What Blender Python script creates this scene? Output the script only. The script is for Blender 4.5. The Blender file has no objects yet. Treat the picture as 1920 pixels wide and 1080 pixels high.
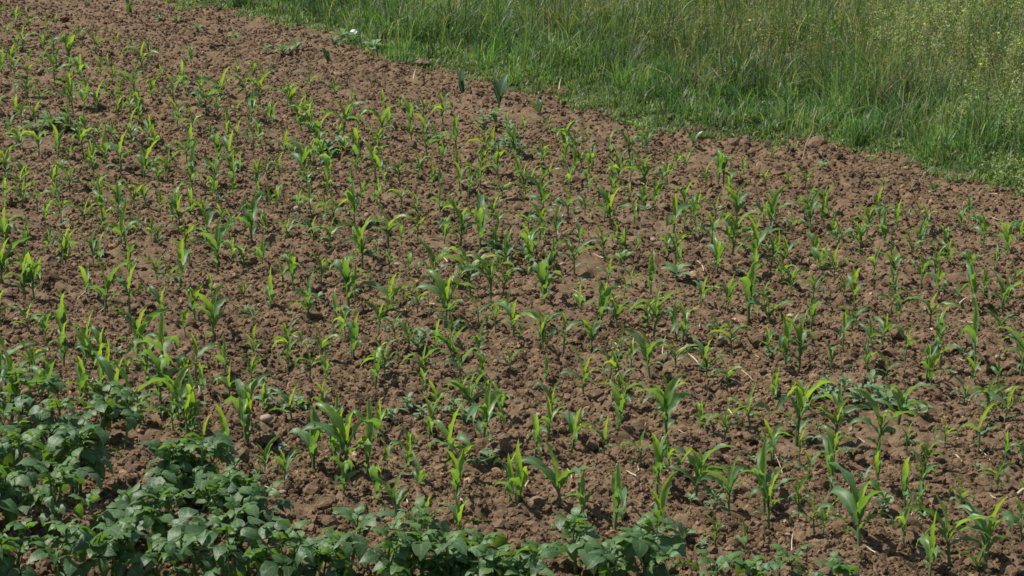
import bpy, math, random
import numpy as np
from mathutils import Vector, Matrix, Euler

random.seed(11)
rng = np.random.default_rng(11)
S = bpy.context.scene
COL = S.collection

# ------------------------------------------------------------------ camera
FOC = 4400.0                      # focal length in pixels of the 1920 px wide photograph
CAM_H = 3.8
PITCH = math.atan(1136.0 / FOC)
cam = bpy.data.cameras.new("camera")
cam.sensor_width = 36.0
cam.lens = 36.0 * FOC / 1920.0
cam.clip_start = 0.1
cam.clip_end = 3000.0
camo = bpy.data.objects.new("camera", cam)
COL.objects.link(camo)
camo.location = (0, 0, CAM_H)
camo.rotation_euler = (math.pi / 2 - PITCH, 0, 0)
S.camera = camo

# ------------------------------------------------------------------ light
SUN_EL, SUN_AZ = math.radians(56), math.radians(-76)     # behind the field, a little to one side
sdir = Vector((math.sin(SUN_AZ) * math.cos(SUN_EL), math.cos(SUN_AZ) * math.cos(SUN_EL), math.sin(SUN_EL)))
W = bpy.data.worlds.new("World")
S.world = W
W.use_nodes = True
wn = W.node_tree.nodes
sky = wn.new("ShaderNodeTexSky")
sky.sky_type = 'NISHITA'
sky.sun_disc = False
sky.sun_elevation = SUN_EL
sky.sun_rotation = SUN_AZ
W.node_tree.links.new(sky.outputs[0], wn["Background"].inputs[0])
wn["Background"].inputs[1].default_value = 0.095
sun = bpy.data.lights.new("sun", 'SUN')
sun.energy = 5.0
sun.angle = math.radians(0.53)
sun.color = (1.0, 0.95, 0.87)
suno = bpy.data.objects.new("sun", sun)
COL.objects.link(suno)
suno.rotation_euler = (-sdir).to_track_quat('-Z', 'Y').to_euler()
suno.location = (0, 15, 30)
S.view_settings.view_transform = 'Standard'
S.view_settings.look = 'None'
S.view_settings.exposure = 0.42
S.view_settings.gamma = 1.0
S.view_settings.use_curve_mapping = False
S.cycles.max_bounces = 6
S.cycles.transparent_max_bounces = 4
S.cycles.filter_width = 1.6

# ------------------------------------------------------------------ helpers
def ground_hit(px, py, z=0.0):
    u = (px - 960.0) / FOC
    v = -(py - 540.0) / FOC
    dy = math.cos(PITCH) + v * math.sin(PITCH)
    dz = -math.sin(PITCH) + v * math.cos(PITCH)
    t = (z - CAM_H) / dz
    return u * t, dy * t, t

def h2(ix, iy, seed):
    h = (ix * 374761393 + iy * 668265263 + seed * 974634777) & 0xffffffff
    h = ((h ^ (h >> 13)) * 1274126177) & 0xffffffff
    h = ((h ^ (h >> 15)) * 668265263) & 0xffffffff
    return (h ^ (h >> 16)) / 4294967295.0

def vnoise(x, y, cell, seed):
    x = np.asarray(x, float) / cell
    y = np.asarray(y, float) / cell
    ix = np.floor(x).astype(np.int64); iy = np.floor(y).astype(np.int64)
    fx = x - ix; fy = y - iy
    fx = fx * fx * (3 - 2 * fx); fy = fy * fy * (3 - 2 * fy)
    a = h2(ix, iy, seed); b = h2(ix + 1, iy, seed); c = h2(ix, iy + 1, seed); d = h2(ix + 1, iy + 1, seed)
    return (a * (1 - fx) + b * fx) * (1 - fy) + (c * (1 - fx) + d * fx) * fy

EDGE_PX = [(250, -22), (330, 0), (430, 20), (540, 46), (610, 62), (660, 88), (760, 118), (870, 138), (960, 160), (1050, 180), (1130, 200),
           (1200, 217), (1290, 237), (1400, 252), (1500, 268), (1590, 288), (1700, 306), (1790, 326), (1830, 348), (1920, 366), (1990, 385)]
EDGE = np.array([ground_hit(*p)[:2] for p in EDGE_PX])
sl0 = (EDGE[3, 1] - EDGE[0, 1]) / (EDGE[3, 0] - EDGE[0, 0])
sl1 = (EDGE[-1, 1] - EDGE[-5, 1]) / (EDGE[-1, 0] - EDGE[-5, 0])
EX = np.concatenate([[EDGE[0, 0] - 400], EDGE[:, 0], [EDGE[-1, 0] + 400]])
EY = np.concatenate([[EDGE[0, 1] - 400 * sl0], EDGE[:, 1], [EDGE[-1, 1] + 400 * sl1]])

def meadow_d(x, y):
    """metres (about) into the meadow; negative on the tilled soil"""
    e = np.interp(x, EX, EY)
    n = (vnoise(x, y, 0.6, 5) - 0.5) * 0.62 + (vnoise(x, y, 0.2, 6) - 0.5) * 0.42
    return (np.asarray(y) - e) * 0.58 + n * 0.8

def gh_smooth(x, y):
    z = (vnoise(x, y, 2.3, 1) - 0.5) * 0.05 + (vnoise(x, y, 0.7, 2) - 0.5) * 0.045
    z = z + 0.012 * np.cos(2 * np.pi * (0.6947 * np.asarray(x) + 0.7193 * np.asarray(y)) / 0.67) * (meadow_d(x, y) < 0)
    m = np.clip(meadow_d(x, y) / 0.35, 0, 1)
    return z + m * 0.035

def gh(x, y):
    z = gh_smooth(x, y)
    r = 1 - 0.75 * np.clip(meadow_d(x, y) / 0.15, 0, 1)
    b = np.abs(2 * vnoise(x, y, 0.19, 11) - 1) * 0.034
    b = b + np.abs(2 * vnoise(x + 3.3, y, 0.095, 12) - 1) * 0.034
    b = b + np.abs(2 * vnoise(x, y + 1.7, 0.05, 13) - 1) * 0.024
    b = b + (vnoise(x, y, 0.33, 14) - 0.5) * 0.05
    return z + (b - 0.035) * r

def obj(name, me, mat=None, parent=None):
    o = bpy.data.objects.new(name, me)
    COL.objects.link(o)
    if mat is not None and not me.materials:
        me.materials.append(mat)
    if parent is not None:
        o.parent = parent
    return o

def thing(name, label, cat, loc, rotz=0.0, scale=1.0, group=None):
    o = bpy.data.objects.new(name, None)
    o.empty_display_size = 0.05
    COL.objects.link(o)
    o.location = loc
    o.rotation_euler = (0, 0, rotz)
    o.scale = (scale,) * 3
    tag(o, label, cat, group)
    return o

def tag(o, label, cat, group=None):
    o["label"] = label
    o["category"] = cat
    if group:
        o["group"] = group

def np_mesh(name, V, F, cols=None, smooth=False):
    """V (n,3); F (m,k) equal-sided faces or a list of such arrays"""
    Fs = F if isinstance(F, list) else [F]
    me = bpy.data.meshes.new(name)
    V = np.asarray(V, np.float32)
    me.vertices.add(len(V))
    me.vertices.foreach_set("co", V.ravel())
    idx = np.concatenate([f.ravel() for f in Fs]).astype(np.int32)
    tot = np.concatenate([np.full(len(f), f.shape[1], np.int32) for f in Fs])
    st = np.concatenate([[0], np.cumsum(tot)[:-1]]).astype(np.int32)
    me.loops.add(len(idx))
    me.loops.foreach_set("vertex_index", idx)
    me.polygons.add(len(tot))
    me.polygons.foreach_set("loop_start", st)
    me.polygons.foreach_set("loop_total", tot)
    me.polygons.foreach_set("use_smooth", np.full(len(tot), smooth, bool))
    me.update(calc_edges=True)
    if cols is not None:
        a = me.attributes.new("tint", 'FLOAT_COLOR', 'POINT')
        c = np.ones((len(V), 4), np.float32)
        c[:, :3] = cols
        a.data.foreach_set("color", c.ravel())
    return me

# ------------------------------------------------------------------ materials
class NT:
    def __init__(self, name):
        self.m = bpy.data.materials.new(name)
        self.m.use_nodes = True
        self.t = self.m.node_tree
        self.n = self.t.nodes
        self.b = self.n["Principled BSDF"]
        self.out = self.n["Material Output"]
    def new(self, t, **kw):
        x = self.n.new(t)
        for k, v in kw.items():
            setattr(x, k, v)
        return x
    def link(self, a, b):
        self.t.links.new(a, b)
    def noise(self, scale, detail=4, coord=None, rough=0.6):
        x = self.new("ShaderNodeTexNoise")
        x.inputs["Scale"].default_value = scale
        x.inputs["Detail"].default_value = detail
        x.inputs["Roughness"].default_value = rough
        if coord is not None:
            self.link(coord, x.inputs["Vector"])
        return x.outputs["Fac"]
    def ramp(self, fac, stops):
        x = self.new("ShaderNodeValToRGB")
        e = x.color_ramp.elements
        while len(e) < len(stops):
            e.new(0.5)
        for i, (p, c) in enumerate(stops):
            e[i].position = p
            e[i].color = (*c, 1)
        self.link(fac, x.inputs[0])
        return x.outputs[0]
    def mix(self, fac, a, b, mode='MIX'):
        x = self.new("ShaderNodeMix", data_type='RGBA', blend_type=mode)
        for sock, v in ((x.inputs[0], fac), (x.inputs[6], a), (x.inputs[7], b)):
            if hasattr(v, "is_linked"):
                self.link(v, sock)
            elif isinstance(v, tuple):
                sock.default_value = (*v, 1)
            else:
                sock.default_value = v
        return x.outputs[2]
    def bump(self, h, strength, dist):
        x = self.new("ShaderNodeBump")
        x.inputs["Strength"].default_value = strength
        x.inputs["Distance"].default_value = dist
        self.link(h, x.inputs["Height"])
        self.link(x.outputs[0], self.b.inputs["Normal"])
        return x.outputs[0]

def soil_material(name, tinted):
    k = NT(name)
    pos = k.new("ShaderNodeNewGeometry").outputs["Position"]
    big = k.noise(1.1, 3, pos)
    mid = k.noise(14, 5, pos)
    fine = k.noise(150, 4, pos, 0.75)
    c1 = k.ramp(mid, [(0.30, SOIL[0]), (0.5, SOIL[1]), (0.72, SOIL[2])])
    c2 = k.mix(k.ramp(big, [(0.35, (0, 0, 0)), (0.65, (1, 1, 1))]), c1, SOIL[3])
    k.n[-1].blend_type = 'MIX'
    c = k.mix(0.22, c1, c2)
    grain = k.noise(48, 3, pos, 0.7)
    c = k.mix(1.0, c, k.ramp(grain, [(0.28, (0.62, 0.62, 0.62)), (0.72, (1.3, 1.3, 1.3))]), 'MULTIPLY')
    if tinted:
        at = k.new("ShaderNodeAttribute", attribute_name="tint", attribute_type='INSTANCER')
        c = k.mix(1.0, c, at.outputs["Color"], 'MULTIPLY')
    c = k.mix(k.ramp(fine, [(0.62, (0, 0, 0)), (0.78, (1, 1, 1))]), c, SOIL[4])
    k.link(c, k.b.inputs["Base Color"])
    k.b.inputs["Roughness"].default_value = 0.95
    k.b.inputs["Specular IOR Level"].default_value = 0.15
    hn = k.new("ShaderNodeMath", operation='ADD')
    k.link(fine, hn.inputs[0]); k.link(k.noise(55, 3, pos), hn.inputs[1])
    k.bump(hn.outputs[0], 0.8, 0.010)
    return k.m

def leaf_material(name, base, base2, trans, tfac, rough=0.45, spec=0.5, vein=None, tint=False, crinkle=False):
    """upper side colour, its variation, colour of light passing through, share passing through"""
    k = NT(name)
    pos = k.new("ShaderNodeNewGeometry").outputs["Position"]
    info = k.new("ShaderNodeObjectInfo")
    n1 = k.noise(9, 2, pos)
    if tint:
        at = k.new("ShaderNodeAttribute", attribute_name="tint")
        col = at.outputs["Color"]
        tcol = k.mix(1.0, col, trans, 'MULTIPLY')
    else:
        col = k.mix(info.outputs["Random"], base, base2)
        col = k.mix(k.ramp(n1, [(0.3, (0.75, 0.78, 0.7)), (0.7, (1.25, 1.2, 1.2))]), (0, 0, 0), col, 'MIX')
        mul = k.new("ShaderNodeMix", data_type='RGBA', blend_type='MULTIPLY')
        mul.inputs[0].default_value = 1.0
        k.link(k.mix(info.outputs["Random"], base, base2), mul.inputs[6])
        k.link(k.ramp(n1, [(0.3, (0.78, 0.8, 0.72)), (0.7, (1.0, 1.0, 1.0))]), mul.inputs[7])
        col = mul.outputs[2]
        tcol = trans
    if vein is not None:
        uv = k.new("ShaderNodeAttribute", attribute_name="across")
        f = k.ramp(uv.outputs["Fac"], [(0.0, (1, 1, 1)), (0.16, (0, 0, 0))])
        col = k.mix(f, col, vein)
    k.link(col, k.b.inputs["Base Color"])
    k.b.inputs["Roughness"].default_value = rough
    k.b.inputs["Specular IOR Level"].default_value = spec
    fine = k.noise(60, 2, pos)
    if crinkle:
        k.bump(k.noise(60, 2, pos), 0.5, 0.007)
    else:
        k.bump(fine, 0.25, 0.004)
    tr = k.new("ShaderNodeBsdfTranslucent")
    if isinstance(tcol, tuple):
        tr.inputs[0].default_value = (*tcol, 1)
    else:
        k.link(tcol, tr.inputs[0])
    mx = k.new("ShaderNodeMixShader")
    mx.inputs[0].default_value = tfac
    k.link(k.b.outputs[0], mx.inputs[1]); k.link(tr.outputs[0], mx.inputs[2])
    k.link(mx.outputs[0], k.out.inputs[0])
    return k.m

def plain_material(name, a, b, scale, rough=0.8, bump=0.3):
    k = NT(name)
    pos = k.new("ShaderNodeTexCoord").outputs["Object"]
    info = k.new("ShaderNodeObjectInfo")
    n = k.noise(scale, 4, pos)
    c = k.mix(k.ramp(n, [(0.3, (0, 0, 0)), (0.7, (1, 1, 1))]), a, b)
    mul = k.mix(info.outputs["Random"], (0.8, 0.8, 0.8), (1.0, 1.0, 1.0))
    c = k.mix(1.0, c, mul, 'MULTIPLY')
    k.link(c, k.b.inputs["Base Color"])
    k.b.inputs["Roughness"].default_value = rough
    k.b.inputs["Specular IOR Level"].default_value = 0.3
    k.bump(n, bump, 0.004)
    return k.m

SOIL = [(0.110, 0.071, 0.040), (0.160, 0.107, 0.062), (0.222, 0.156, 0.096), (0.130, 0.082, 0.045), (0.42, 0.33, 0.22)]
M_SOIL = soil_material("tilled_soil", False)
M_CRUMB = soil_material("earth_crumb", True)
M_MAIZE = leaf_material("maize_leaf", (0.070, 0.150, 0.060), (0.110, 0.200, 0.088), (0.25, 0.45, 0.045), 0.38, 0.50, 0.42, vein=(0.17, 0.26, 0.12))
M_YOUNG = leaf_material("maize_young_leaf", (0.10, 0.195, 0.045), (0.14, 0.235, 0.055), (0.36, 0.54, 0.032), 0.44, 0.42, 0.5, vein=(0.2, 0.3, 0.09))
M_MSTEM = leaf_material("maize_stem", (0.10, 0.18, 0.06), (0.15, 0.23, 0.085), (0.25, 0.4, 0.05), 0.15, 0.5, 0.4)
M_POTATO = leaf_material("potato_leaf", (0.045, 0.098, 0.034), (0.080, 0.142, 0.055), (0.20, 0.40, 0.028), 0.28, 0.50, 0.42, vein=(0.11, 0.18, 0.07), crinkle=True)
M_PTOP = leaf_material("potato_young_leaf", (0.070, 0.145, 0.038), (0.10, 0.18, 0.050), (0.26, 0.46, 0.03), 0.32, 0.5, 0.42, vein=(0.13, 0.21, 0.07), crinkle=True)
M_PSTEM = leaf_material("potato_stem", (0.12, 0.19, 0.05), (0.16, 0.22, 0.06), (0.25, 0.35, 0.05), 0.15, 0.5, 0.4)
M_WEED = leaf_material("weed_leaf", (0.13, 0.215, 0.105), (0.18, 0.265, 0.14), (0.22, 0.38, 0.07), 0.25, 0.6, 0.35, vein=(0.22, 0.3, 0.17))
M_DOCK = leaf_material("dock_leaf", (0.045, 0.10, 0.05), (0.065, 0.125, 0.065), (0.14, 0.30, 0.03), 0.25, 0.42, 0.6, vein=(0.14, 0.2, 0.1))
M_GRASS = leaf_material("meadow_grass", None, None, (2.4, 2.6, 0.9), 0.34, 0.5, 0.4, tint=True)
M_STRAW = plain_material("dry_straw", (0.42, 0.32, 0.20), (0.62, 0.51, 0.35), 40, 0.7)
M_STONE = plain_material("field_stone", (0.28, 0.20, 0.145), (0.42, 0.33, 0.25), 30, 0.85, 0.6)
M_WHITE = plain_material("white_scrap", (0.74, 0.74, 0.72), (0.82, 0.82, 0.80), 20, 0.6)
M_PINK = plain_material("pink_scrap", (0.62, 0.30, 0.30), (0.72, 0.42, 0.40), 20, 0.6)
M_DARK = leaf_material("wilted_leaf", (0.035, 0.05, 0.045), (0.05, 0.065, 0.06), (0.05, 0.07, 0.03), 0.1, 0.4, 0.6)
M_BROWN = plain_material("dead_stalk", (0.20, 0.12, 0.07), (0.34, 0.22, 0.13), 30, 0.8)

# ------------------------------------------------------------------ ground
NR, NC = 1150, 600
yy = 7.2 * (40.0 / 7.2) ** (np.arange(NR) / (NR - 1))
ss = np.linspace(-1, 1, NC)
GX = (0.25 * yy[:, None] + 2.2) * ss[None, :]
GY = np.repeat(yy[:, None], NC, 1)
GX = GX + (rng.random(GX.shape) - 0.5) * 0.008
gz = gh(GX, GY)
V = np.stack([GX, GY, gz], -1).reshape(-1, 3)
i = np.arange(NR * NC).reshape(NR, NC)
F = np.stack([i[:-1, :-1], i[:-1, 1:], i[1:, 1:], i[1:, :-1]], -1).reshape(-1, 4)
# the same sheet goes on to the horizon: a coarse ring round the finely tilled part
rim = np.concatenate([i[0, :], i[1:, -1], i[-1, -2::-1], i[-2:0:-1, 0]])
rv = V[rim]
far = rv.copy()
cen = np.array([0, 20.0, 0])
dirv = far - cen
dirv[:, 2] = 0
dirv /= np.linalg.norm(dirv, axis=1)[:, None]
ring = []
nb = len(V)
prev = rim
fs = [F]
for dist, zz in ((3.0, 0.0), (40.0, 0.0), (900.0, -0.5)):
    vv = rv + dirv * dist
    vv[:, 2] = gh_smooth(vv[:, 0], vv[:, 1]) - 0.02 if dist < 10 else zz
    V = np.concatenate([V, vv])
    cur = np.arange(nb, nb + len(rim)); nb += len(rim)
    fs.append(np.stack([prev, np.roll(prev, -1), np.roll(cur, -1), cur], -1)[:, ::-1])
    prev = cur
F = np.concatenate(fs)
md = np.clip(meadow_d(V[:, 0], V[:, 1]) / 0.12, 0, 1)
me = np_mesh("ground", V, F, np.repeat(md[:, None], 3, 1), smooth=True)

def ground_material():
    m = M_SOIL.copy()
    m.name = "tilled_soil_and_turf"
    t = m.node_tree
    b = t.nodes["Principled BSDF"]
    src = b.inputs["Base Color"].links[0].from_socket
    at = t.nodes.new("ShaderNodeAttribute"); at.attribute_name = "tint"
    mx = t.nodes.new("ShaderNodeMix"); mx.data_type = 'RGBA'
    t.links.new(at.outputs["Fac"], mx.inputs[0])
    t.links.new(src, mx.inputs[6])
    mx.inputs[7].default_value = (0.045, 0.068, 0.022, 1)
    t.links.new(mx.outputs[2], b.inputs["Base Color"])
    return m
ground = obj("ground", me, ground_material())
ground["kind"] = "structure"

# lumps of earth
PHI = (1 + 5 ** 0.5) / 2
ICO_V = np.array([(-1, PHI, 0), (1, PHI, 0), (-1, -PHI, 0), (1, -PHI, 0), (0, -1, PHI), (0, 1, PHI), (0, -1, -PHI), (0, 1, -PHI),
                  (PHI, 0, -1), (PHI, 0, 1), (-PHI, 0, -1), (-PHI, 0, 1)]) / math.sqrt(1 + PHI * PHI)
ICO_F = np.array([(0, 11, 5), (0, 5, 1), (0, 1, 7), (0, 7, 10), (0, 10, 11), (1, 5, 9), (5, 11, 4), (11, 10, 2), (10, 7, 6), (7, 1, 8),
                  (3, 9, 4), (3, 4, 2), (3, 2, 6), (3, 6, 8), (3, 8, 9), (4, 9, 5), (2, 4, 11), (6, 2, 10), (8, 6, 7), (9, 8, 1)])

def subdiv(V, F):
    mid, V2, F2 = {}, [tuple(v) for v in V], []
    def m(a, b):
        k = (min(a, b), max(a, b))
        if k not in mid:
            p = (np.array(V2[a]) + np.array(V2[b])) / 2
            mid[k] = len(V2)
            V2.append(tuple(p / np.linalg.norm(p)))
        return mid[k]
    for a, b, c in F:
        x, y, z = m(a, b), m(b, c), m(c, a)
        F2 += [(a, x, z), (b, y, x), (c, z, y), (x, y, z)]
    return np.array(V2), np.array(F2)
ICO2_V, ICO2_F = subdiv(ICO_V, ICO_F)

def rot_mats(n, flat=False):
    q = rng.normal(size=(n, 4)); q /= np.linalg.norm(q, axis=1)[:, None]
    w, x, y, z = q.T
    return np.stack([np.stack([1 - 2 * (y * y + z * z), 2 * (x * y - w * z), 2 * (x * z + w * y)], -1),
                     np.stack([2 * (x * y + w * z), 1 - 2 * (x * x + z * z), 2 * (y * z - w * x)], -1),
                     np.stack([2 * (x * z - w * y), 2 * (y * z + w * x), 1 - 2 * (x * x + y * y)], -1)], 1)

def crumb_points(n, rmin, rmax, power, dens_k):
    s = rng.uniform(-1, 1, n * 2)
    y = 7.4 * (36.0 / 7.4) ** rng.random(n * 2)
    x = s * (0.24 * y + 1.9)
    keep = meadow_d(x, y) < 0.08
    keep &= vnoise(x, y, 0.5, 31) > rng.random(n * 2) * dens_k
    x, y = x[keep][:n], y[keep][:n]
    r = rmin * (rmax / rmin) ** (rng.random(len(x)) ** power)
    r = np.maximum(r, 0.00056 * y * rng.uniform(0.75, 1.3, len(x)))
    return x, y, r

def crumb_nodes():
    """every point carries one irregular crumb of earth (six shapes, turned and scaled per point)"""
    ng = bpy.data.node_groups.new("earth_crumbs", 'GeometryNodeTree')
    ng.interface.new_socket("Geometry", in_out='INPUT', socket_type='NodeSocketGeometry')
    ng.interface.new_socket("Geometry", in_out='OUTPUT', socket_type='NodeSocketGeometry')
    N, L = ng.nodes, ng.links
    gi, go = N.new("NodeGroupInput"), N.new("NodeGroupOutput")
    shapes = N.new("GeometryNodeGeometryToInstance")
    for k in range(6):
        ico = N.new("GeometryNodeMeshIcoSphere"); ico.inputs["Radius"].default_value = 1.0; ico.inputs["Subdivisions"].default_value = 2
        pos = N.new("GeometryNodeInputPosition")
        add = N.new("ShaderNodeVectorMath"); add.operation = 'ADD'; add.inputs[1].default_value = (k * 7.3, k * 3.1, 0)
        L.new(pos.outputs[0], add.inputs[0])
        nz = N.new("ShaderNodeTexNoise"); nz.inputs["Scale"].default_value = 1.15; nz.inputs["Detail"].default_value = 2.0
        L.new(add.outputs[0], nz.inputs["Vector"])
        m1 = N.new("ShaderNodeMath"); m1.operation = 'MULTIPLY_ADD'; m1.inputs[1].default_value = 2.2; m1.inputs[2].default_value = -0.1
        L.new(nz.outputs[0], m1.inputs[0])
        sc = N.new("ShaderNodeVectorMath"); sc.operation = 'SCALE'
        L.new(pos.outputs[0], sc.inputs[0]); L.new(m1.outputs[0], sc.inputs["Scale"])
        sp = N.new("GeometryNodeSetPosition")
        L.new(ico.outputs[0], sp.inputs["Geometry"]); L.new(sc.outputs[0], sp.inputs["Position"])
        sm = N.new("GeometryNodeSetMaterial"); sm.inputs["Material"].default_value = M_CRUMB
        L.new(sp.outputs[0], sm.inputs["Geometry"])
        L.new(sm.outputs[0], shapes.inputs[0])
    def attr(name, typ):
        a = N.new("GeometryNodeInputNamedAttribute"); a.data_type = typ; a.inputs["Name"].default_value = name
        return a.outputs[0]
    ip = N.new("GeometryNodeInstanceOnPoints")
    ip.inputs["Pick Instance"].default_value = True
    L.new(gi.outputs[0], ip.inputs["Points"]); L.new(shapes.outputs[0], ip.inputs["Instance"])
    L.new(attr("shape", 'INT'), ip.inputs["Instance Index"])
    L.new(attr("turn", 'FLOAT_VECTOR'), ip.inputs["Rotation"])
    L.new(attr("size", 'FLOAT_VECTOR'), ip.inputs["Scale"])
    L.new(ip.outputs[0], go.inputs[0])
    return ng
pa, pb = crumb_points(230000, 0.006, 0.024, 1.9, 0.3), crumb_points(7000, 0.018, 0.040, 1.8, 0.6)
x, y, r = (np.concatenate([p, q]) for p, q in zip(pa, pb))
n = len(x)
me = bpy.data.meshes.new("earth_crumbs")
me.vertices.add(n)
me.vertices.foreach_set("co", np.stack([x, y, gh(x, y) + r * rng.uniform(-0.45, 0.25, n)], -1).astype(np.float32).ravel())
me.attributes.new("shape", 'INT', 'POINT').data.foreach_set("value", rng.integers(0, 6, n).astype(np.int32))
me.attributes.new("turn", 'FLOAT_VECTOR', 'POINT').data.foreach_set("vector", rng.uniform(0, 6.28, (n, 3)).astype(np.float32).ravel())
me.attributes.new("size", 'FLOAT_VECTOR', 'POINT').data.foreach_set("vector", (r[:, None] * rng.uniform(0.55, 1.25, (n, 3))).astype(np.float32).ravel())
tn = np.clip(rng.normal(1.05, 0.24, n), 0.55, 1.8) * (0.72 + 0.56 * vnoise(x, y, 0.45, 77)) * np.where(rng.random(n) < 0.012, 1.9, 1.0)
tc = np.ones((n, 4), np.float32); tc[:, :3] = tn[:, None] * np.array([1.0, 0.98, 0.95])
me.attributes.new("tint", 'FLOAT_COLOR', 'POINT').data.foreach_set("color", tc.ravel())
me.update()
o = obj("earth_crumbs", me, M_CRUMB, ground)
o["kind"] = "stuff"
o.modifiers.new("crumbs", 'NODES').node_group = crumb_nodes()

clod_meshes = []
for k in range(10):
    v = ICO2_V * (1 + rng.uniform(-0.2, 0.2, (len(ICO2_V), 1))) * rng.uniform(0.75, 1.2, 3)
    v = v * (1 + 0.25 * np.sin(v[:, [1, 2, 0]] * 3.1 + k))
    v[:, 2] *= 0.75
    clod_meshes.append(np_mesh("clod", v, ICO2_F))
ICO3_V, ICO3_F = subdiv(ICO2_V, ICO2_F)
big_meshes = []
for k in range(4):
    v = ICO3_V * (1 + rng.uniform(-0.07, 0.07, (len(ICO3_V), 1)))
    v = v * (1 + 0.16 * np.sin(v[:, [1, 2, 0]] * 4.3 + k * 2) + 0.10 * np.sin(v[:, [2, 0, 1]] * 8.7 + k))
    v[:, 2] *= 0.72
    big_meshes.append(np_mesh("clod", v, ICO3_F))
def clod_at(x, y, r, sink=0.2):
    o = obj("clod", random.choice(big_meshes if r > 0.055 else clod_meshes), M_SOIL, ground)
    o.location = (x, y, float(gh_smooth(x, y)) + r * (0.55 - sink))
    o.rotation_euler = (random.uniform(-.5, .5), random.uniform(-.5, .5), random.uniform(0, 6.28))
    o.scale = (r * random.uniform(0.85, 1.25), r * random.uniform(0.85, 1.2), r * random.uniform(0.8, 1.1))
    return o
nclod = 0
for px, py, r in [(1528, 276, 0.075), (1547, 284, 0.05), (795, 122, 0.075), (715, 133, 0.07), (680, 145, 0.06), (1055, 180, 0.06), (1255, 230, 0.06),
                  (612, 958, 0.06), (505, 835, 0.05), (905, 848, 0.045), (945, 855, 0.04), (1110, 842, 0.03), (1490, 490, 0.06), (1475, 495, 0.05),
                  (1130, 838, 0.03), (240, 880, 0.05), (750, 545, 0.04), (800, 610, 0.045), (1290, 440, 0.05), (990, 410, 0.06), (1010, 400, 0.06),
                  (90, 490, 0.05), (170, 245, 0.06), (60, 225, 0.06), (1420, 650, 0.045), (1380, 655, 0.04), (190, 210, 0.06), (1645, 700, 0.05)]:
    x, y, t = ground_hit(px, py)
    clod_at(x, y, r); nclod += 1
while nclod < 300:
    px, py = random.uniform(-30, 1950), random.uniform(0, 1085)
    x, y, t = ground_hit(px, py)
    if meadow_d(x, y) > -0.05:
        continue
    clod_at(x, y, random.uniform(0.026, 0.046) * (1.0 if y < 18 else 1.25), 0.35); nclod += 1

# ------------------------------------------------------------------ leaf building
def strip_mesh(name, pts, sides, ups, widths, fold, ruffle=0.0, phase=0.0):
    """a leaf blade: edge / midrib / edge along a bent centre line"""
    V, F, A = [], [], []
    n = len(pts)
    for j in range(n):
        p, s, u, w = pts[j], sides[j], ups[j], widths[j] / 2
        r = ruffle * w * math.sin(phase + j * 2.1)
        V += [p - s * w + u * (fold * w + r), p, p + s * w + u * (fold * w - r)]
        A += [1.0, 0.0, 1.0]
        if j:
            a = 3 * (j - 1)
            F += [(a, a + 1, a + 4, a + 3), (a + 1, a + 2, a + 5, a + 4)]
    V = np.array([tuple(v) for v in V])
    me = np_mesh(name, V, np.array(F), smooth=True)
    at = me.attributes.new("across", 'FLOAT', 'POINT')
    at.data.foreach_set("value", np.array(A, np.float32))
    return me

def bent_blade(name, L, Wd, az, e0, curl, power, twist, fold, base, n=9, ruffle=0.12, peak=0.35, tipw=0.04, basew=0.55, sway=0.0, kink=None):
    p = Vector(base)
    pts, sides, ups, ws = [], [], [], []
    for j in range(n):
        t = j / (n - 1)
        e = e0 - curl * t ** power
        if kink and t > kink[0]:
            e -= kink[1]
        a = az + sway * t * t
        d = Vector((math.cos(a) * math.cos(e), math.sin(a) * math.cos(e), math.sin(e)))
        s = Vector((-math.sin(a), math.cos(a), 0))
        tw = twist * t
        up = d.cross(s) * -1
        up = s.cross(d) * -1
        up = d.cross(s)
        s2 = s * math.cos(tw) + up * math.sin(tw)
        u2 = up * math.cos(tw) - s * math.sin(tw)
        if t < peak:
            w = basew + (1 - basew) * math.sin(t / peak * math.pi / 2)
        else:
            w = tipw + (1 - tipw) * math.cos((t - peak) / (1 - peak) * math.pi / 2) ** 0.85
        pts.append(p.copy()); sides.append(s2); ups.append(u2); ws.append(max(w, 0.02) * Wd)
        p = p + d * (L / (n - 1))
    return strip_mesh(name, pts, sides, ups, ws, fold, ruffle, random.uniform(0, 6)), pts

def tube_mesh(name, pts, radii, ns=6):
    V, F = [], []
    for j, (p, r) in enumerate(zip(pts, radii)):
        for k in range(ns):
            a = 2 * math.pi * k / ns
            V.append((p[0] + r * math.cos(a), p[1] + r * math.sin(a), p[2]))
            if j:
                b = (j - 1) * ns
                F.append((b + k, b + (k + 1) % ns, b + ns + (k + 1) % ns, b + ns + k))
    m = len(V)
    V.append(tuple(pts[-1]))
    T = [((len(pts) - 1) * ns + k, (len(pts) - 1) * ns + (k + 1) % ns, m) for k in range(ns)]
    return np_mesh(name, np.array(V), [np.array(F), np.array(T)], smooth=True)

# ------------------------------------------------------------------ maize
R = math.radians
STYLES = ["upright", "arching", "drooping", "spreading", "tall", "folded"]
STYLE_TEXT = {"upright": "bright leaf standing straight up", "arching": "long leaves arching both ways", "drooping": "leaf tips hanging down",
              "spreading": "leaves spread wide and low", "tall": "one broad leaf held high", "folded": "top leaf bent over"}

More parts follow.
